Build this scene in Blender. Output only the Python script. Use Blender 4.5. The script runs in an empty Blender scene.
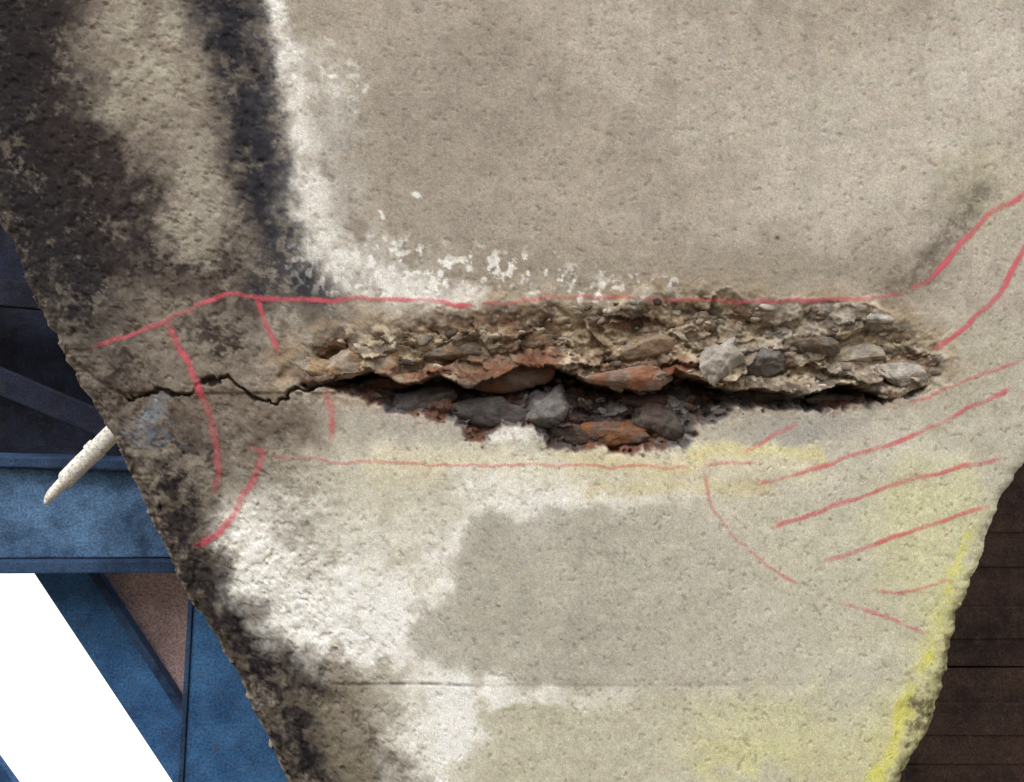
import bpy, math, numpy as np
from mathutils import Matrix, Vector
sc=bpy.context.scene
rng=np.random.default_rng(7)
# ---------------- local frame of the leaning concrete face -----------------
PITCH=math.radians(24); D=3.0; S=400.0
c,s=math.cos(PITCH),math.sin(PITCH)
cam_loc=Vector((0,0,1.6))
Zl=Vector((0,-c,-s)); Yl=Vector((0,-s,c))
org=cam_loc-Zl*D
M=Matrix(((1,Yl.x,Zl.x,org.x),(0,Yl.y,Zl.y,org.y),(0,Yl.z,Zl.z,org.z),(0,0,0,1)))

# ---------------- numeric helpers -------------------
def hsh(ix,iy,seed):
    n=(ix*374761393+iy*668265263+seed*974711)&0xffffffff
    n=((n^(n>>13))*1274126177)&0xffffffff
    n=((n^(n>>15))*668265263)&0xffffffff
    return ((n^(n>>16))&0xffffff).astype(np.float32)/16777215.0
def vnoise(x,y,seed):
    fx=np.floor(x);fy=np.floor(y);ix=fx.astype(np.int64);iy=fy.astype(np.int64)
    u=(x-fx);v=(y-fy);u=u*u*u*(u*(u*6-15)+10);v=v*v*v*(v*(v*6-15)+10)
    a=hsh(ix,iy,seed);b=hsh(ix+1,iy,seed);cc=hsh(ix,iy+1,seed);d=hsh(ix+1,iy+1,seed)
    return (a*(1-u)+b*u)*(1-v)+(cc*(1-u)+d*u)*v
def fbm(x,y,size,octv=4,seed=0,gain=.55):
    t=0;a=1;n=0
    ca,sa=math.cos(.6),math.sin(.6)
    px,py=x/size,y/size
    for i in range(octv):
        t=t+a*vnoise(px+i*17.3,py-i*9.1,seed+i*31);n+=a;a*=gain
        px,py=(px*ca-py*sa)*2.03,(px*sa+py*ca)*2.03
    return t/n
def sst(a,b,x):
    t=np.clip((x-a)/(b-a),0,1);return t*t*(3-2*t)
def voro(x,y,size,seed):
    px=x/size;py=y/size;fx=np.floor(px).astype(np.int64);fy=np.floor(py).astype(np.int64)
    f1=np.full(x.shape,9.,np.float32);f2=f1.copy();idv=np.zeros_like(f1);dx1=np.zeros_like(f1);dy1=np.zeros_like(f1)
    for i in(-1,0,1):
        for j in(-1,0,1):
            cx=fx+i;cy=fy+j
            qx=cx+hsh(cx,cy,seed);qy=cy+hsh(cx,cy,seed+5)
            ddx=px-qx;ddy=py-qy;d=np.sqrt(ddx*ddx+ddy*ddy)
            m=d<f1
            f2=np.where(m,f1,np.minimum(f2,d));f1=np.where(m,d,f1)
            idv=np.where(m,hsh(cx,cy,seed+9),idv);dx1=np.where(m,ddx,dx1);dy1=np.where(m,ddy,dy1)
    return f1,f2-f1,idv,dx1,dy1
def pdist(x,y,pts):
    best=np.full(x.shape,1e9,np.float32)
    for (ax,ay),(bx,by) in zip(pts[:-1],pts[1:]):
        vx,vy=bx-ax,by-ay;L=vx*vx+vy*vy+1e-6
        t=np.clip(((x-ax)*vx+(y-ay)*vy)/L,0,1)
        d=(x-ax-t*vx)**2+(y-ay-t*vy)**2
        best=np.minimum(best,d)
    return np.sqrt(best)
def pin(x,y,pts):
    ins=np.zeros(x.shape,bool);n=len(pts)
    for i in range(n):
        ax,ay=pts[i];bx,by=pts[(i+1)%n]
        if ay==by: continue
        ins^=((ay>y)!=(by>y))&(x<(bx-ax)*(y-ay)/(by-ay)+ax)
    return ins
def sdp(x,y,pts): # + inside
    d=pdist(x,y,pts+[pts[0]]);return np.where(pin(x,y,pts),d,-d)
def lin(r,g,b):
    o=[]
    for v in(r,g,b):
        v/=255;o.append(v/12.92 if v<.04045 else((v+.055)/1.055)**2.4)
    return np.array(o,np.float32)

# ---------------- surface grid (surface units: 1/400 m) ---------
ys=np.concatenate([np.linspace(-700,-30,70)[:-1],np.linspace(-30,815,640),np.linspace(815,1700,70)[1:]])
LY=[-700,-200,0,255,320,370,430,490,560,605,655,690,730,776,900,1700]
LX=[-480,-240,-140,-8,22,50,87,118,150,175,204,228,247,267,330,520]
RY=[-700,0,300,430,470,500,570,620,680,740,776,900,1700]
RX=[1500,1260,1120,1047,1024,1008,984,965,953,932,911,856,700]
NX=980
L=np.interp(ys,LY,LX)+ (fbm(ys,ys*0,40,4,3)-.5)*12+(fbm(ys,ys*0,7,4,4,.7)-.5)*8
R=np.interp(ys,RY,RX)+ (fbm(ys,ys*0,50,4,13)-.5)*14+(fbm(ys,ys*0,8,3,14)-.5)*4
u=np.linspace(0,1,NX)
X=(L[:,None]*(1-u)+R[:,None]*u).astype(np.float32)
Y=np.repeat(ys[:,None],NX,1).astype(np.float32)
dL=X-L[:,None];dR=R[:,None]-X
w1=fbm(X,Y,60,5,21)-.5;w2=fbm(X,Y,60,5,22)-.5
w3=fbm(X,Y,14,4,23)-.5;w4=fbm(X,Y,14,4,24)-.5
WX=X+w1*80+w3*30;WY=Y+w2*80+w4*30       # strongly warped
VX=X+w1*22+w3*14;VY=Y+w2*22+w4*14       # lightly warped
n_big=fbm(X,Y,220,5,31);n_mid=fbm(X,Y,45,5,32);n_fin=fbm(X,Y,9,4,33);n_gr=fbm(X,Y,3.2,2,34)
n_m2=fbm(X,Y,28,5,35,.7);n_f2=fbm(X,Y,6,3,36,.7);n_m3=fbm(X,Y,70,6,37,.68)

H=np.zeros_like(X)
C=np.empty(X.shape+(3,),np.float32)
C[:]=lin(173,163,150)
def mix(col,m):
    global C
    m=np.clip(m,0,1)[...,None];C=C*(1-m)+col*m
def stroke(pts,w,soft=1.0,x=None,y=None):
    d=pdist(WX if x is None else x,WY if y is None else y,pts)
    return 1-sst(w*(1-soft),w,d)
def ell(cx,cy,rx,ry,ang=0,inner=.3,x=None,y=None):
    x=WX if x is None else x;y=WY if y is None else y
    a=math.radians(ang);dx=x-cx;dy=y-cy
    p=(dx*math.cos(a)+dy*math.sin(a))/rx;q=(-dx*math.sin(a)+dy*math.cos(a))/ry
    return 1-sst(inner,1,np.sqrt(p*p+q*q))
def thr(n,a,b): return sst(a,b,n)

# broad tones
mix(lin(186,178,166),thr(n_big,.42,.62)*.7)
mix(lin(154,145,133),thr(n_mid,.5,.68)*.45)
mix(lin(198,191,178),ell(900,120,260,130,-20)*.6)
mix(lin(206,200,189),ell(1000,40,120,80,-20)*.5)
mix(lin(153,144,133),ell(440,110,170,150)*.5)
mix(lin(138,129,115),stroke([(420,275),(700,268),(880,270)],60)*.55)
# faint run stripes on the clean face only
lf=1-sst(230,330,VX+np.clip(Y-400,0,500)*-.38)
low=sst(400,470,VY+ (X-600)*0.02)
st=fbm(X*1.0,Y*.10,14,4,71);mix(lin(152,144,133),thr(st,.52,.7)*.25*(1-low)*(1-lf))
# lower panel lighter
mix(lin(199,195,177),low*.85)
mix(lin(213,210,197),low*thr(n_mid,.46,.60)*.4)
mix(lin(186,183,161),ell(870,620,180,160)*.5)
mix(lin(188,184,167),ell(960,370,120,90)*.7)
mix(lin(208,204,184),ell(900,520,110,40,-20)*.5)
mix(lin(170,166,148),stroke([(1000,300),(960,420),(1010,470)],30,1)*.4)
# left side weathered
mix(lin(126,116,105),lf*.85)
mix(lin(168,162,146),ell(135,50,66,104,15)*thr(n_m3,.36,.52)*.95)
mix(lin(164,157,144),ell(192,200,42,108,-14)*.9)
mix(lin(146,138,125),stroke([(85,-40),(120,60),(165,130),(200,250)],28,1)*.5)
# dark mould
mould=thr(n_m2*.6+n_m3*.4,.37,.50);mould2=thr(n_f2,.34,.56)
spk=thr(fbm(X,Y,8,4,38,.75),.42,.56)
dk=lin(30,28,34);dk2=lin(52,45,45)
m=stroke([(-140,-60),(-20,60),(0,160),(60,270)],145,.8)
mix(dk,m*(.5+.5*np.maximum(mould,spk*m))*.95)
mix(lin(42,36,38),stroke([(20,-60),(40,60),(60,160),(110,240)],66,1)*np.maximum(mould,spk*.8)*.93)
m=stroke([(50,110),(105,190),(150,262),(240,300)],68,1)
mix(dk2,m*np.maximum(mould,.2)*(.45+.55*spk)*1.1)
m=stroke([(196,-60),(214,20),(236,110),(256,200),(285,268),(336,300)],60,.9)
mix(lin(38,38,46),m*(.35+.65*np.maximum(mould,spk*.8))*.97)
m=stroke([(256,-60),(262,60),(276,170),(300,250),(330,290)],36,1)
mix(lin(60,60,68),m*(.3+.7*spk)*.9)
m=stroke([(330,120),(345,220),(385,268)],26,1)
mix(lin(118,112,105),m*.5)
mix(lin(62,54,51),ell(235,345,85,50)*(.3+.7*mould)*mould2*.95)
mix(lin(60,51,48),ell(110,375,85,68)*(.25+.75*mould)*(.5+.5*spk)*.92)
mix(lin(100,89,79),ell(250,430,120,54)*(.4+.6*mould)*.88)
mix(lin(52,45,45),ell(165,475,85,95)*(.15+.85*mould)*(.4+.6*spk)*.95)
mix(lin(82,72,66),ell(200,300,100,34)*(.2+.8*mould)*.75)
mix(lin(84,76,70),ell(300,335,64,50)*mould*.6)
mix(lin(132,146,162),ell(140,415,44,18,0,.1,WX,WY)*.65)
mix(lin(92,108,132),stroke([(100,428),(150,437),(190,438)],7,1,WX,WY)*.6)
# dark band down the left margin
wband=np.interp(Y,[430,520,600,680,720,776,900],[70,98,112,104,120,142,170])
m=(1-sst(.35,1.1,(dL+w1*80+w3*40)/wband))*sst(400,500,Y)
mix(lin(56,49,49),m*(.35+.65*np.maximum(mould,spk*.7))*.95)
mix(lin(28,25,30),m*thr(n_m2,.40,.54)*(.4+.6*spk)*.85)
mix(lin(122,112,97),m*thr(fbm(X,Y,18,4,41),.56,.67)*.4)
m=stroke([(225,560),(262,620),(300,662),(322,690)],22,.8)
mix(lin(44,38,40),m*(.2+.8*spk)*.8)
m=stroke([(335,690),(362,720),(385,752),(405,800)],9,.8,VX,VY)
mix(lin(84,76,66),m*.85*mould2)
mix(lin(126,118,101),stroke([(325,715),(375,800)],44,.9)*.7)
# efflorescence (lime) runs
wh=lin(242,240,234);whm=thr(n_m2,.34,.56)
m=stroke([(270,-60),(285,40),(298,110),(306,180),(324,245),(352,272),(410,286),(475,303)],25,.9,VX+w1*20,VY)
mix(wh,m*(.38+.62*whm)*.95)
mix(lin(216,212,204),stroke([(300,60),(320,170),(350,250),(430,280)],60,1)*.5*whm)
spn=fbm(X,Y,7,3,52);sp=thr(spn,.58,.68)
mix(wh,sp*ell(440,268,180,50)*.95);mix(wh,sp*ell(340,80,40,60)*.5);mix(wh,thr(spn,.6,.7)*ell(600,288,140,24)*.9)
for (a,b,r) in[(333,74,6),(391,241,7),(645,292,13),(532,296,10),(466,268,7),(470,300,15),(505,272,6),(600,296,6),(415,196,5),(552,300,8),(655,297,8),(380,215,4),(447,283,6),(500,315,10),(545,318,8)]:
    mix(wh,ell(a,b,r,r*.8,0,.3,X+w3*14,Y+w4*14)*.9)
# pale wash under the spall
mix(lin(218,210,182),stroke([(380,462),(520,466),(700,458),(800,470)],26,1,VX,VY)*.75)
mix(lin(214,206,142),stroke([(690,452),(760,452),(830,456)],13,1,WX,VY)*.6)
mix(lin(206,192,146),stroke([(560,452),(640,462),(700,470)],12,1,VX,VY)*.5)
mix(lin(210,198,152),stroke([(560,492),(650,482),(760,492)],14,1,VX,VY)*.65)
mix(lin(160,156,149),ell(800,428,90,20,-4,.4,VX,VY)*.75)
mix(lin(172,167,156),ell(385,428,66,18,8,.4,VX,VY)*.6)
mix(lin(240,237,230),ell(512,436,34,12,0,.4,VX,VY)*.8)
# smooth damp patch with lime tide mark
patch=[(478,518),(540,503),(640,498),(700,506),(735,535),(780,570),(830,590),(840,640),(800,683),(700,690),(480,688),(430,668),(398,648),(400,615),(448,585),(458,545)]
PX_=X+w1*36+w3*16;PY_=Y+w2*36+w4*16
sd=sdp(PX_,PY_,patch)
lw=stroke([(260,550),(330,610),(380,590),(440,560),(470,520),(560,500)],64,1)*.9+stroke([(290,600),(400,640),(450,690),(440,740),(420,850)],66,1)*1.0
mix(lin(241,239,232),lw*(.3+.7*thr(n_m2*.5+n_m3*.5,.39,.54)))
mix(lin(232,230,221),ell(340,540,150,76)*.5*thr(n_m2,.40,.58))
mix(lin(222,218,206),ell(560,484,230,24)*.6*thr(n_mid,.4,.56))
pe=sst(-5,12,sd)*(1-.7*sst(560,800,X))
mix(lin(172,168,156),pe*.82)
mix(lin(187,183,168),sst(0,50,sd)*.75*thr(n_m3,.44,.6))
mix(lin(158,153,142),sst(4,30,sd)*.45*thr(n_mid,.52,.66)*(1-sst(620,800,X)))
ring=np.exp(-((sd+6)/6.0)**2)*sst(700,500,X)
mix(wh,ring*.8*(.4+.6*whm))
patch2=[(470,712),(500,692),(760,694),(860,720),(840,900),(430,900),(440,770),(480,735)]
sd2=sdp(PX_,PY_,patch2)
mix(lin(188,184,162),sst(-4,10,sd2)*.7*(1-.6*sst(620,820,X)));mix(wh,np.exp(-((sd2+6)/6.0)**2)*sst(600,480,X)*.75)
# formwork joint
jy=685+(fbm(X,Y*0,60,3,61)-.5)*5
jm=np.exp(-((Y-jy)/1.5)**2)*(sst(318,345,X)*(1-sst(450,495,X))*.8+.22*sst(480,500,X)*(1-sst(640,820,X)))*np.clip(n_fin*2.2-.3,0,1)
mix(lin(58,50,50),jm);H-=jm*.004
jm2=np.exp(-((Y-jy+4)/4)**2)*sst(500,560,X)*(1-sst(760,900,X));mix(lin(160,153,136),jm2*.25)
# yellow / algae tint on right edge
yb=np.interp(Y,[520,600,680,776],[40,60,84,100])
m=(1-sst(.1,1,(dR+w1*40)/yb))*sst(480,620,Y)
mix(lin(202,199,138),m*.7)
m=stroke([(972,530),(948,590),(931,635),(914,680),(899,725),(872,790)],11,1,X+w1*18+w3*24,Y)
mix(lin(214,210,92),m*(.2+.8*thr(n_m2,.34,.54))*.85)
mix(lin(206,203,142),ell(790,740,160,70)*.4);mix(lin(210,207,134),ell(745,758,90,26)*.22)
mix(lin(206,204,150),ell(930,540,90,120)*.5);mix(lin(205,202,140),ell(985,190,60,80)*.12)
m=(1-sst(.15,1,(dR+w3*24+w1*10)/18))*sst(540,620,Y);mix(lin(98,88,66),m*(.4+.6*mould)*.85)
m=stroke([(932,690),(917,740),(902,790)],15,1);mix(lin(88,78,56),m*(.3+.7*spk)*.85)
# dark stain beside the upper right line
m=stroke([(985,190),(950,235),(918,272),(885,294)],26,1,VX,VY);mix(lin(102,94,83),m*.8*(.5+.5*spk))
mix(lin(122,114,101),stroke([(925,210),(970,180)],26,1)*.35)
for (a,b,r) in[(498,606,3),(776,238,4),(708,60,2.5),(232,345,7),(222,340,5),(560,640,2),(860,560,2.5),(640,90,2)]:
    mix(lin(70,52,44),ell(a,b,r,r*.7,0,.3,X+w3*8,Y+w4*8)*.8)
# pitting and grain
pit=thr(fbm(X,Y,5,2,81),.74,.82)*.6
mix(lin(112,103,92),pit*.45);H-=pit*.0025
C*=(1+(n_fin-.5)*.22+(n_gr-.5)*.26+(rng.random(X.shape)-.5)*.24)[...,None].astype(np.float32)
C*=(1+(rng.random(C.shape)-.5)*.16).astype(np.float32)

# ---------------- overall form -----------------
fold=sst(330,-150,X+np.clip(Y-300,0,400)*-.3)
H-=.10*fold
H-=.016*np.exp(-((X-(258+np.clip(Y,0,300)*.12))/26)**2)*(1-sst(230,330,Y))
H+=(n_big-.5)*.02+(n_mid-.5)*.004*(1+1.2*lf)+(n_fin-.5)*.0014*(1+4*lf)
H-=lf*thr(fbm(X,Y,7,3,83),.6,.72)*.0035
H+=low*.004
ed=np.minimum(dL,dR*1.0)
H-=.05*np.exp(-np.clip(ed,0,999)/6.0)+.045*np.exp(-np.clip(dL,0,999)/30.0)
rough=np.exp(-dL/16.0)*sst(200,320,Y);fv=voro(X+w3*20,Y+w4*20,8,91)
H+=rough*((fv[2]-.5)*.018-.006*fv[0])
rim=np.exp(-(dL/9.0)**2)*sst(220,330,Y);mix(lin(150,138,122)*.9,rim*(.25+.6*(fv[2]>.45)));C*=(1+rough*(fv[2]-.45)*.9)[...,None]
rr=np.exp(-dR/14.0)*sst(480,620,Y);H+=rr*((fv[2]-.5)*.008);C*=(1+rr*(fv[2]-.45)*.5)[...,None]

# ---------------- spall -----------------
top=[(276,378),(296,348),(340,326),(400,320),(450,310),(500,303),(560,300),(620,296),(680,288),(740,294),(800,298),(860,304),(905,317),(940,343),(950,366),(922,392)]
bot=[(880,405),(830,412),(780,413),(725,416),(694,428),(690,450),(640,453),(590,451),(545,446),(530,426),(500,424),(478,446),(458,443),(452,420),(400,416),(350,396),(305,390)]
spoly=top+bot
SX=X+w1*20+w3*18+(n_gr-.5)*2;SY=Y+w2*16+w4*18+(n_fin-.5)*4
sds=sdp(SX,SY,spoly)
lipx=[283,330,370,410,440,470,520,560,590,640,675,700,740,790,850,900,946]
lipy=[388,384,372,384,378,389,366,372,384,391,374,384,392,396,388,399,380]
yl=np.interp(X,lipx,lipy)+(fbm(X,Y*0,26,4,95)-.5)*12+(hsh(np.floor(X/17).astype(np.int64),np.floor(X/17).astype(np.int64),8)-.5)*4
upz=sst(0,24,yl-Y)
ins=sst(-2,4,sds)
insc=np.clip(sst(-3,4,sds)*(1-upz)+upz*sst(-6,16,sds+(n_m2-.5)*50),0,1)
lo=sst(-1.5,1.5,Y-yl)
TX=X+w1*34+w3*9;TY=Y+w2*26+w4*9
vA=voro(TX*.40,TY*1.0,24,101);vE=voro(TX*.7+90,TY*1.25,16,105);vB=voro(TX*.85,TY*1.1,7,102);vC=voro(TX*.6,TY*1.0,27,103)
def facet(v,k,t): return (v[2]-.5)*k+v[3]*t*(hsh((v[2]*9999).astype(np.int64),(v[2]*777).astype(np.int64),3)-.5)*2+v[4]*t*(hsh((v[2]*5555).astype(np.int64),(v[2]*333).astype(np.int64),6)-.5)*2
fade=sst(-2,34,sds+(n_mid-.5)*30)
patchy=thr(n_m3,.42,.58)
rub=(fbm(X,Y*1.3,13,5,151,.62)-.5)
up_d=-.002*sst(0,8,sds)-.024*sst(0,40,sds)+facet(vA,.032,.036)*(.1+.9*fade)+facet(vE,.011,.016)*fade+facet(vB,.006,.007)*(.3+.7*patchy)*fade+rub*.034*fade+(n_gr-.5)*.002
up_d+= .038*np.exp(-((yl-Y)/13.0)**2)*sst(3,20,sds)
deep=.15*np.exp(-np.clip(Y-yl,0,99)/11.0)
lo_d=-np.minimum(.045+deep,np.clip(sds,0,200)/400*2.3+.004)+facet(vC,.044,.052)*sst(2,20,sds)+facet(vE,.016,.020)*sst(2,14,sds)+facet(vB,.007,.008)+rub*.036*sst(0,10,sds)
H+=ins*(up_d*(1-lo)+lo_d*lo)
# colours of broken faces
def pal(idv,cols):
    k=(idv*len(cols)*.9999).astype(int);return np.array(cols,np.float32)[k]
colA=[lin(156,134,112),lin(128,104,86),lin(174,156,134),lin(112,90,76),lin(146,132,118),lin(186,170,146),lin(106,78,64),lin(162,150,134)]
colB=[lin(158,138,116),lin(124,106,90),lin(178,162,140),lin(100,84,74),lin(152,138,124),lin(200,186,164)]
colG=[lin(108,102,102),lin(80,73,74),lin(134,130,128),lin(94,78,72),lin(66,58,58),lin(118,110,106)]
up_c=pal(vA[2],colA)*.6+pal(vE[2],colB)*.25+pal(vB[2],colB)*.15
g=sst(690,760,X)[...,None];up_c=up_c*(1-g*.55)+g*.55*(pal(vE[2],[lin(156,147,136),lin(118,108,100),lin(182,174,162),lin(92,84,78)]))
crm=thr(n_m2,.5,.62)[...,None];up_c=up_c*(1-crm*.5)+lin(202,186,156)*crm*.5
brn=thr(fbm(X,Y*1.5,34,5,137),.50,.60)[...,None];up_c=up_c*(1-brn*.65)+lin(110,80,62)*brn*.65
drk=thr(fbm(X+50,Y*1.6,16,5,139),.54,.64)[...,None];up_c=up_c*(1-drk*.6)+lin(62,50,46)*drk*.6
lo_c=pal(vC[2],colG)*.55+pal(vE[2],colG)*.45
ru=(ell(612,432,44,26,0,.3)*.8+thr(fbm(X,Y,22,4,131),.52,.62)*.65).clip(0,.85)[...,None];lo_c=lo_c*(1-ru)+lin(118,78,58)*ru
rl=(np.exp(-((yl-Y-5)/13)**2)*sst(330,400,X)*(1-sst(680,720,X))*thr(fbm(X,Y,30,4,133),.38,.50)*.85)[...,None];up_c=up_c*(1-rl)+lin(116,76,58)*rl
cc=up_c*(1-lo[...,None])+lo_c*lo[...,None]
joint=(1-sst(.02,.12,vE[1]))*.2;joint=np.maximum(joint,(1-sst(.01,.06,np.where(lo>.5,vC[1],vA[1])))*.4)
cc=cc*(1-joint[...,None])
cc*=(.62+.76*n_fin+.35*(n_gr-.5))[...,None]
I=insc[...,None];C=C*(1-I)+cc*I
# disturbed skin just round the spall
halo=np.exp(-np.clip(-sds,0,500)/16.0)*(1-ins)*sst(420,400,Y)
mix(lin(170,150,124),halo*.6*thr(n_m2,.4,.55))
H+=halo*(facet(vE,.003,.004)+rub*.008)
m=ell(300,360,60,26,0,.3,VX,VY)*(1-ins);mix(lin(150,130,106),m*.5*mould)
# crack on the left
crk=[(118,398),(150,392),(185,396),(205,384),(232,382),(248,394),(275,402),(300,390),(335,386)]
cd=pdist(X+w3*16,Y+w4*18,crk);cw=1.1+3.0*fbm(X,Y,16,3,111)
cm=1-sst(.35,1.1,cd/cw);H-=cm*.018;mix(lin(32,27,26),cm*.88)
H+=np.exp(-(cd/12)**2)*np.where(Y<392,.004,-.002)
m=np.exp(-(cd/20)**2);mix(lin(98,84,72),m*.45*mould2)
cr2=[(60,362),(90,380),(120,398)];cd2=pdist(X+w3*10,Y+w4*10,cr2);m=1-sst(.5,3,cd2);mix(lin(40,34,32),m*.35);H-=m*.004
C=np.clip(C,.008,.88)

# ---------------- concrete mesh -----------------
def set_mesh(name,co,faces,cols=None,smooth=True,mat=None,extra=None):
    me=bpy.data.meshes.new(name)
    co=np.asarray(co,np.float32);faces=np.asarray(faces,np.int32);k=faces.shape[1]
    me.vertices.add(len(co));me.vertices.foreach_set('co',co.ravel())
    me.loops.add(faces.size);me.loops.foreach_set('vertex_index',faces.ravel())
    me.polygons.add(len(faces));me.polygons.foreach_set('loop_start',np.arange(0,faces.size,k,dtype=np.int32))
    me.update(calc_edges=True);me.validate()
    me.polygons.foreach_set('use_smooth',np.full(len(me.polygons),smooth))
    if cols is not None:
        a=me.color_attributes.new('stain','FLOAT_COLOR','POINT')
        rgba=np.ones((len(co),4),np.float32);rgba[:,:3]=cols;a.data.foreach_set('color',rgba.ravel())
    ob=bpy.data.objects.new(name,me);sc.collection.objects.link(ob)
    if mat: me.materials.append(mat)
    ob.matrix_world=M
    return ob
lx=(X-512)/S;ly=(391-Y)/S
# side returns
K=14;dep=np.concatenate([np.linspace(.02,.2,8),np.linspace(.3,1.0,K-8)])
def side(col,sgn):
    xs=[];yy=[];zz=[];cl=[]
    for d in dep:
        nz=(fbm(Y[:,col],Y[:,col]*0+d*400,12,3,121)-.5)
        xs.append(lx[:,col]+sgn*(.01+d*.06)+nz*.012);yy.append(ly[:,col]);zz.append(H[:,col]-d);cl.append(C[:,col]*(.8+.6*(nz[:,None]+.2)))
    return np.array(xs).T,np.array(yy).T,np.array(zz).T,np.array(cl).transpose(1,0,2)
a=side(0,1);b=side(-1,-1)
GX=np.concatenate([a[0][:,::-1],lx,b[0]],1);GY=np.concatenate([a[1][:,::-1],ly,b[1]],1);GZ=np.concatenate([a[2][:,::-1],H,b[2]],1)
GC=np.concatenate([a[3][:,::-1],C,b[3]],1)
ny,nx=GX.shape
idx=np.arange(ny*nx).reshape(ny,nx)
q=np.stack([idx[:-1,:-1],idx[1:,:-1],idx[1:,1:],idx[:-1,1:]],-1).reshape(-1,4)
back=np.stack([idx[:-1,0],idx[:-1,-1],idx[1:,-1],idx[1:,0]],-1)
q=np.concatenate([q,back])

def newmat(name):
    m=bpy.data.materials.new(name);m.use_nodes=True;nt=m.node_tree;b=nt.nodes['Principled BSDF'];return m,nt,b
def N(nt,t,**k):
    n=nt.nodes.new(t)
    for a_,v in k.items(): setattr(n,a_,v)
    return n
def noise(nt,scale,detail=4,rough=.6,vec=None):
    n=N(nt,'ShaderNodeTexNoise');n.inputs['Scale'].default_value=scale;n.inputs['Detail'].default_value=detail;n.inputs['Roughness'].default_value=rough
    if vec: nt.links.new(vec,n.inputs['Vector'])
    return n
def stainmat(name,b1=.10,b2=.22,amp=.25,spec=.12,rough=.92):
    m,nt,b=newmat(name);l=nt.links
    tc=N(nt,'ShaderNodeTexCoord');at=N(nt,'ShaderNodeAttribute',attribute_name='stain')
    g1=noise(nt,260,3,.7,tc.outputs['Object']);g2=noise(nt,420,2,.6,tc.outputs['Object'])
    mr=N(nt,'ShaderNodeMapRange');mr.inputs['From Min'].default_value=.3;mr.inputs['From Max'].default_value=.7
    mr.inputs['To Min'].default_value=1-amp;mr.inputs['To Max'].default_value=1+amp;l.new(g1.outputs['Fac'],mr.inputs['Value'])
    vm=N(nt,'ShaderNodeVectorMath',operation='SCALE');l.new(at.outputs['Color'],vm.inputs[0]);l.new(mr.outputs[0],vm.inputs['Scale'])
    l.new(vm.outputs[0],b.inputs['Base Color'])
    bp=N(nt,'ShaderNodeBump');bp.inputs['Strength'].default_value=b1;bp.inputs['Distance'].default_value=.004;l.new(g1.outputs['Fac'],bp.inputs['Height'])
    bq=N(nt,'ShaderNodeBump');bq.inputs['Strength'].default_value=b2;bq.inputs['Distance'].default_value=.002;l.new(g2.outputs['Fac'],bq.inputs['Height']);l.new(bp.outputs[0],bq.inputs['Normal'])
    l.new(bq.outputs[0],b.inputs['Normal']);b.inputs['Roughness'].default_value=rough;b.inputs['Specular IOR Level'].default_value=spec
    return m
mc=stainmat('weathered_concrete')
pier=set_mesh('concrete_pier',np.stack([GX,GY,GZ],-1).reshape(-1,3),q,GC.reshape(-1,3),True,mc)

# height sampling on the surface
def samp(px,py,A=H,r=0):
    px=np.atleast_1d(px).astype(float);py=np.atleast_1d(py).astype(float)
    l_=np.interp(py,ys,L);r_=np.interp(py,ys,R)
    j=np.clip((px-l_)/(r_-l_)*(NX-1),0,NX-1.001);i=np.clip(np.interp(py,ys,np.arange(len(ys))),0,len(ys)-1.001)
    if r:
        out=np.full(px.shape,-9.)
        for di in range(-r,r+1):
            for dj in range(-r,r+1):
                out=np.maximum(out,A[np.clip((i+di).round().astype(int),0,len(ys)-1),np.clip((j+dj).round().astype(int),0,NX-1)])
        return out
    i0=i.astype(int);j0=j.astype(int);fi=i-i0;fj=j-j0
    return (A[i0,j0]*(1-fj)+A[i0,j0+1]*fj)*(1-fi)+(A[i0+1,j0]*(1-fj)+A[i0+1,j0+1]*fj)*fi

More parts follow.
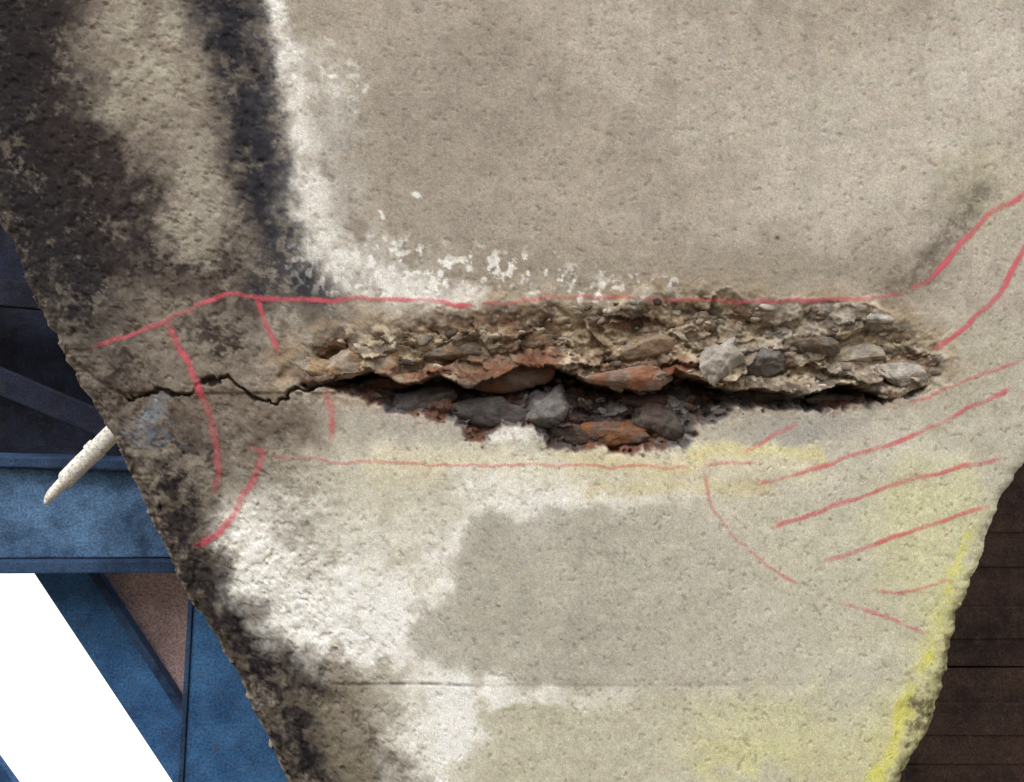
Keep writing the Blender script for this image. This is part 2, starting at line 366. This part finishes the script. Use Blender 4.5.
# ---------------- exposed aggregate stones -----------------
import bmesh
bmi=bmesh.new();bmesh.ops.create_icosphere(bmi,subdivisions=5,radius=1)
IV=np.array([v.co[:] for v in bmi.verts]);IF=np.array([[v.index for v in f.verts] for f in bmi.faces]);bmi.free()
bmi=bmesh.new();bmesh.ops.create_icosphere(bmi,subdivisions=3,radius=1)
JV=np.array([v.co[:] for v in bmi.verts]);JF=np.array([[v.index for v in f.verts] for f in bmi.faces]);bmi.free()
sv=[];sf=[];scl=[];off=0
def stone(px,py,w,h,col,ang=0,zo=0.,thick=None,big=True):
    global off
    V=(IV if big else JV).copy();F=IF if big else JF
    for k in range(12):
        n=rng.normal(size=3)*np.array([1,1,.8]);n/=np.linalg.norm(n);d=rng.uniform(.55,.9)
        e=V@n-d;V-=np.where(e>0,e*.8,0)[:,None]*n
    V/=np.abs(V).max(0)
    sd_=int(rng.integers(1e6))
    t=thick if thick else min(w,h)*.5
    # noise in real size, so broken faces are not stretched into layers
    qx=V[:,0]*w/2+V[:,2]*t*.6;qy=V[:,1]*h/2-V[:,2]*t*.5
    V*=(1+(fbm(qx+500,qy+500,max(8,w*.22),5,sd_,.6)-.5)*.55)[:,None]
    a_=math.radians(ang);x=V[:,0]*w/2;y=V[:,1]*h/2;z=V[:,2]*t/S*1.1+(fbm(qx+900,qy+900,6,3,sd_+3)-.5)*.008*min(1,w/30)
    X2=x*math.cos(a_)-y*math.sin(a_);Y2=x*math.sin(a_)+y*math.cos(a_)
    z0=np.median(samp(px+np.linspace(-w,w,7)*.3,py+np.zeros(7)))+zo
    P=np.stack([(px+X2-512)/S,(391-(py-Y2))/S,z0+z],-1)
    cn=fbm(qx+300,qy+300,9,5,sd_+7,.7);c2=fbm(qx+700,qy+700,16,4,sd_+9)
    cl=np.asarray(col)[None]*(.25+1.5*cn)[:,None]
    k=thr(c2,.46,.58)[:,None]*.6;cl=cl*(1-k)+k*cl.mean(1,keepdims=True)*np.array([[1.08,1,.90]])*1.15
    sv.append(P);sf.append(F+off);scl.append(cl);off+=len(P)
big=[(506,375,120,34,(104,74,60),6,.006),(632,378,98,25,(138,98,76),-2,.012),(718,364,48,54,(160,152,142),-15,.004),(655,345,84,24,(140,120,100),10,-.004),
(366,358,88,34,(154,128,100),12,-.002),(318,367,60,26,(156,134,106),-10,-.006),(388,382,60,16,(92,66,56),0,.004),(452,350,70,20,(132,112,92),8,-.006),
(540,338,44,20,(136,112,90),10,-.004),
(768,362,62,32,(104,96,94),15,-.002),(862,354,64,24,(156,144,126),6,-.006),(905,376,56,28,(158,150,140),-12,-.002),
(872,318,46,12,(178,176,170),0,-.004),(820,346,50,22,(112,98,86),-8,-.004),
(420,401,74,26,(98,92,94),10,.002),(490,411,90,36,(90,84,84),-6,.002),(550,410,60,46,(116,112,112),20,.003),(614,434,76,32,(120,84,62),0,.0),(662,420,62,38,(98,86,82),-20,.002),
(650,402,66,16,(90,66,56),0,.006),(770,400,80,14,(104,98,94),3,.002),(840,400,60,12,(108,102,96),-2,.001),(574,434,46,26,(90,76,70),-10,.0)]
for(px,py,w,h,col,an,zo)in big: stone(px,py,w,h,lin(*col),an,zo,min(w,h)*.40)
n=0
while n<260:
    px=rng.uniform(285,945);py=rng.uniform(295,448)
    if sdp(np.array([px]),np.array([py]),spoly)[0]<6: continue
    ylp=np.interp(px,lipx,lipy);w=rng.uniform(4,13)*(1 if rng.random()<.5 else 1.4)
    if py<ylp: col=colB[rng.integers(6)]*rng.uniform(.65,1.)
    else: col=colG[rng.integers(6)]*rng.uniform(.7,1.15)
    stone(px,py,w,w*rng.uniform(.4,.75),col,rng.uniform(-25,25),-.003,w*.25,False);n+=1
ms=stainmat('broken_stone',.4,.4,.3,.12,.92)
agg=set_mesh('exposed_aggregate',np.concatenate(sv),np.concatenate(sf),np.concatenate(scl),True,ms)

# ---------------- red crayon marks -----------------
lines=[([(84,346),(120,336),(160,320),(200,301),(235,292),(268,298),(320,300),(400,298),(440,300),(478,309)],4,.5),
([(478,304),(560,297),(640,297)],2.8,.36),([(640,297),(700,299),(780,302),(860,300),(905,293)],3.4,.42),([(905,293),(932,274),(960,245),(990,214),(1030,188)],4.8,.58),
([(162,320),(178,346),(192,374),(203,403)],6,.56),([(203,398),(212,430),(217,470),(212,500)],6.5,.32),
([(254,294),(264,322),(280,356)],4.8,.52),([(326,388),(332,412),(330,440)],6,.36),
([(188,551),(214,536),(236,513),(248,487),(262,452),(246,449)],6,.52),
([(262,455),(330,461),(450,464),(600,466),(700,467)],2.8,.32),
([(1030,236),(1002,290),(968,326),(932,350)],4.4,.56),([(742,456),(768,436),(800,420)],4,.44),
([(755,485),(830,463),(900,440),(960,412),(1015,386)],3.8,.48),([(768,526),(850,501),(920,477),(1004,456)],4,.47),
([(822,562),(880,541),(940,522),(990,504)],3.6,.45),([(704,467),(709,500),(730,532),(765,565),(800,585)],3,.32),([(836,600),(880,614),(928,633)],3.6,.38),
([(872,593),(920,588),(955,580)],3,.35),([(905,407),(960,382),(1022,358)],3.2,.38),([(700,466),(765,462)],3,.3)]
rv=[];rf=[];rc=[];o=0
for k,(pts,w,al) in enumerate(lines):
    P=np.array(pts,float);seg=np.r_[0,np.cumsum(np.hypot(*np.diff(P,axis=0).T))]
    t=np.arange(0,seg[-1],1.6);x=np.interp(t,seg,P[:,0]);y=np.interp(t,seg,P[:,1])
    if len(t)>20:
        ker=np.hanning(13);ker/=ker.sum();pad=lambda a_:np.convolve(np.r_[2*a_[0]-a_[6:0:-1],a_,2*a_[-1]-a_[-2:-8:-1]],ker,'valid');x=pad(x);y=pad(y)
    x=x+(fbm(t,t*0+k*50,25,3,200)-.5)*6;y=y+(fbm(t,t*0+k*50,25,3,201)-.5)*6
    tx=np.gradient(x);ty=np.gradient(y);l_=np.hypot(tx,ty);nxn=-ty/l_;nyn=tx/l_
    ww=w*(.7+.7*fbm(t,t*0+k*30,16,3,202))
    M7=9
    for j in range(M7):
        f=(j/(M7-1)-.5)
        qx=x+nxn*ww*f*1.5;qy=y+nyn*ww*f*1.5
        z=samp(qx,qy,H,1)+.001
        rv.append(np.stack([(qx-512)/S,(391-qy)/S,z],-1))
        fade_=np.minimum(1,np.minimum(t,t[-1]-t)/14+.1)
        a_=al*(1-(abs(f)*2)**2*.95)*fade_*(.3+1.3*fbm(t,t*0+k*30,22,4,203))
        rc.append(np.stack([a_,a_,a_],-1))
    n_=len(t);ii=o+np.arange(M7*n_).reshape(M7,n_)
    rf.append(np.stack([ii[:-1,:-1],ii[1:,:-1],ii[1:,1:],ii[:-1,1:]],-1).reshape(-1,4));o+=M7*n_
mr_,nt,b=newmat('red_crayon');l=nt.links
at=N(nt,'ShaderNodeAttribute',attribute_name='stain');tc=N(nt,'ShaderNodeTexCoord');ns=noise(nt,150,4,.8,tc.outputs['Object'])
ad=N(nt,'ShaderNodeMath',operation='ADD');l.new(at.outputs['Fac'],ad.inputs[0]);l.new(ns.outputs['Fac'],ad.inputs[1])
mp=N(nt,'ShaderNodeMapRange');mp.inputs['From Min'].default_value=.54;mp.inputs['From Max'].default_value=1.28;mp.inputs['To Max'].default_value=.8;l.new(ad.outputs[0],mp.inputs['Value'])
b.inputs['Base Color'].default_value=(*lin(228,104,120),1);b.inputs['Roughness'].default_value=.9;b.inputs['Specular IOR Level'].default_value=.05
l.new(mp.outputs[0],b.inputs['Alpha'])
set_mesh('red_crayon_markings',np.concatenate(rv),np.concatenate(rf),np.concatenate(rc),True,mr_)

# ---------------- bridge steel, timber behind -----------------
def P3(px,py,z):
    k=(D-z)/D;return ((px-512)/S*k,(391-py)/S*k,z)
def paintmat(name,base,dark,rust,ramt=.5,sc1=6):
    m,nt,b=newmat(name);l=nt.links;tc=N(nt,'ShaderNodeTexCoord')
    n1=noise(nt,sc1,6,.7,tc.outputs['Object']);n2=noise(nt,sc1*5,6,.75,tc.outputs['Object']);n3=noise(nt,120,3,.7,tc.outputs['Object'])
    mx=N(nt,'ShaderNodeMix',data_type='RGBA');mx.inputs[6].default_value=(*base,1);mx.inputs[7].default_value=(*dark,1)
    r1=N(nt,'ShaderNodeMapRange');r1.inputs['From Min'].default_value=.4;r1.inputs['From Max'].default_value=.65;l.new(n1.outputs['Fac'],r1.inputs['Value']);l.new(r1.outputs[0],mx.inputs[0])
    m2=N(nt,'ShaderNodeMix',data_type='RGBA');m2.inputs[7].default_value=(*rust,1);l.new(mx.outputs[2],m2.inputs[6])
    r2=N(nt,'ShaderNodeMapRange');r2.inputs['From Min'].default_value=.52;r2.inputs['From Max'].default_value=.68;r2.inputs['To Max'].default_value=ramt;l.new(n2.outputs['Fac'],r2.inputs['Value']);l.new(r2.outputs[0],m2.inputs[0])
    m3=N(nt,'ShaderNodeMix',data_type='RGBA',blend_type='MULTIPLY');m3.inputs[0].default_value=.85;l.new(m2.outputs[2],m3.inputs[6])
    r3=N(nt,'ShaderNodeMapRange');r3.inputs['From Min'].default_value=.25;r3.inputs['From Max'].default_value=.75;r3.inputs['To Min'].default_value=.2;r3.inputs['To Max'].default_value=1.8;l.new(n3.outputs['Fac'],r3.inputs['Value']);l.new(r3.outputs[0],m3.inputs[7])
    l.new(m3.outputs[2],b.inputs['Base Color'])
    bp=N(nt,'ShaderNodeBump');bp.inputs['Strength'].default_value=.5;bp.inputs['Distance'].default_value=.01;l.new(n2.outputs['Fac'],bp.inputs['Height']);l.new(bp.outputs[0],b.inputs['Normal'])
    b.inputs['Roughness'].default_value=.75;b.inputs['Specular IOR Level'].default_value=.25;return m
mblue=paintmat('blue_steel_paint',lin(66,114,164),lin(42,80,126),lin(80,76,88),.5)
mweb=paintmat('flare_lightened_blue_steel',lin(100,138,180),lin(38,60,92),lin(56,56,70),.6,3.2)  # lens flare over the girder is put into this lighter web colour
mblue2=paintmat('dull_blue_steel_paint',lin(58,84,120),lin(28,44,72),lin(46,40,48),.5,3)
mdark=paintmat('shade_dark_steel',lin(42,48,70),lin(19,20,31),lin(58,56,66),.6,5)  # shade under the deck is painted in as a dark navy base
mbrown=paintmat('rusty_plate',lin(206,176,168),lin(176,150,148),lin(140,106,96),.5,8)
mtim=paintmat('dark_timber',lin(76,58,52),lin(44,34,33),lin(98,78,68),.5,5)
mcream=paintmat('pale_pvc',lin(254,252,246),lin(252,248,240),lin(190,172,144),.2,9)
def prism(name,poly,z0,th,mat,par=None,bev=.006):
    """poly (surface units at depth z0) extruded th metres back, bevelled"""
    bm=bmesh.new();f=[bm.verts.new(P3(x,y,z0)) for x,y in poly];face=bm.faces.new(f)
    r=bmesh.ops.extrude_face_region(bm,geom=[face])
    for v in [g for g in r['geom'] if isinstance(g,bmesh.types.BMVert)]: v.co.z-=th
    bmesh.ops.recalc_face_normals(bm,faces=bm.faces)
    bmesh.ops.bevel(bm,geom=bm.edges[:],offset=bev,segments=2,affect='EDGES',profile=.6)
    me=bpy.data.meshes.new(name);bm.to_mesh(me);bm.free();me.materials.append(mat)
    ob=bpy.data.objects.new(name,me);sc.collection.objects.link(ob)
    if par: ob.parent=par
    else: ob.matrix_world=M
    return ob
def empty(name):
    e=bpy.data.objects.new(name,None);sc.collection.objects.link(e);e.matrix_world=M;return e
g=empty('blue_steel_girder')
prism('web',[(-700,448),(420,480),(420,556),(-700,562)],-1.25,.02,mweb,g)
prism('bottom_flange',[(-700,563),(420,560),(420,572),(-700,577)],-1.20,.20,mblue2,g)
prism('top_flange',[(-700,436),(420,468),(420,478),(-700,448)],-1.20,.2,mblue2,g)
g=empty('diagonal_steel_brace')
prism('angle_leg',[(26,562),(84,562),(330,940),(290,960)],-1.45,.02,mblue,g)
prism('outstanding_leg',[(80,562),(90,562),(334,936),(326,940)],-1.40,.06,mblue2,g)
prism('rusty_gusset_plate',[(92,560),(330,560),(300,720),(190,730)],-1.49,.02,mbrown)
g=empty('blue_steel_post')
prism('front_plate',[(193,596),(420,596),(420,1400),(150,1400)],-1.0,.03,mblue,g)
prism('side_plate',[(188,600),(193,596),(150,1400),(142,1400)],-.99,.3,mblue2,g,.003)
prism('steel_strut',[(-72,690),(-58,684),(46,828),(32,838)],-1.9,.05,mblue)
g=empty('bridge_deck_soffit')
prism('deck_joist',[(-900,330),(520,560),(520,590),(-900,375)],-1.75,.2,mdark,g)
prism('deck_joist',[(-900,190),(520,330),(520,352),(-900,225)],-1.75,.2,mdark,g)
prism('deck_rib',[(-900,20),(-860,0),(240,470),(226,490)],-1.70,.04,mdark,g)
prism('deck_boards',[(-1500,-900),(1900,-900),(1900,430),(900,470),(420,520),(-1500,470)],-2.1,.1,mdark,g)
g=empty('timber_lagging')
y0=380
k=0
while y0<1300:
    h=rng.uniform(26,44);t=rng.uniform(-4,4)
    prism('board',[(840,y0+t),(1700,y0-t),(1700,y0+h+2-t),(840,y0+h+2+t)],-1.35-.006*(k%3)-rng.uniform(0,.003),.06,mtim,g,.005);y0+=h;k+=1
prism('backing_board',[(845,375),(1690,375),(1690,1300),(845,1300)],-1.5,.04,mdark,g)
# broken pale pipe sticking out from the girder
def tube(name,p0,p1,r0,r1,mat,par,cut=.05):
    p0=Vector(p0);p1=Vector(p1);ax=(p1-p0);Ln=ax.length;qd=ax.to_track_quat('Z','Y')
    bm=bmesh.new();n=32;rings=[]
    for i in range(17):
        f=i/16;ring=[]
        for j in range(n):
            a_=2*math.pi*j/n;r=(r0*(1-f)+r1*f)*(1+.015*math.sin(i*.9+j*.2))
            zz=f*(Ln-cut*(0.5+.5*math.cos(a_+2.2)))
            ring.append(bm.verts.new(p0+qd@Vector((r*math.cos(a_),r*math.sin(a_),zz))))
        rings.append(ring)
    for A_,B_ in zip(rings[:-1],rings[1:]):
        for j in range(n): bm.faces.new((A_[j],A_[(j+1)%n],B_[(j+1)%n],B_[j]))
    me=bpy.data.meshes.new(name);bm.to_mesh(me);bm.free();me.materials.append(mat)
    for p in me.polygons:p.use_smooth=True
    so=bpy.data.objects.new(name,me);sc.collection.objects.link(so);so.parent=par;m_=so.modifiers.new('wall','SOLIDIFY');m_.thickness=.006
g=empty('broken_drain_pipe')
tube('pipe',P3(128,418,-.9),P3(62,483,-.87),.031,.029,mcream,g,.03)
tube('inner_liner',P3(84,461,-.88),P3(44,502,-.86),.022,.018,mcream,g,.07)
tube('collar',P3(98,447,-.885),P3(91,454,-.88),.034,.034,mcream,g,0)

# ground
bm=bmesh.new()
me=bpy.data.meshes.new('ground');bmesh.ops.create_grid(bm,x_segments=40,y_segments=40,size=600);bm.to_mesh(me);bm.free()
gr=bpy.data.objects.new('ground',me);sc.collection.objects.link(gr);me.materials.append(paintmat('gravelly_soil',lin(120,108,90),lin(92,84,70),lin(140,130,112),.4,2))

# ---------------- light -----------------
d=(M.to_3x3()@Vector((-.28,.80,.58))).normalized()
w=bpy.data.worlds.new('World');sc.world=w;w.use_nodes=True;nt=w.node_tree;l=nt.links
bg=nt.nodes['Background'];sk=N(nt,'ShaderNodeTexSky',sky_type='NISHITA');sk.sun_disc=False
sk.sun_elevation=math.asin(d.z);sk.sun_rotation=math.atan2(d.x,d.y);sk.dust_density=3
mx=N(nt,'ShaderNodeMix',data_type='RGBA');mx.inputs[0].default_value=.88;l.new(sk.outputs[0],mx.inputs[6]);mx.inputs[7].default_value=(11.4,11.6,11.9,1)
l.new(mx.outputs[2],bg.inputs['Color']);bg.inputs['Strength'].default_value=.15
sl=bpy.data.lights.new('sun','SUN');sl.energy=1.5;sl.angle=math.radians(16);sl.color=(1,.97,.92)
so=bpy.data.objects.new('sun',sl);sc.collection.objects.link(so);so.rotation_euler=d.to_track_quat('Z','Y').to_euler()
cd_=bpy.data.cameras.new('camera');co=bpy.data.objects.new('camera',cd_);sc.collection.objects.link(co)
cd_.sensor_width=36;cd_.lens=36*D/(1024/S);cd_.clip_end=3000;cd_.clip_start=.05
co.matrix_world=Matrix.Translation(Zl*D)@M
sc.camera=co
sc.view_settings.view_transform='Standard';sc.view_settings.look='None';sc.view_settings.exposure=0
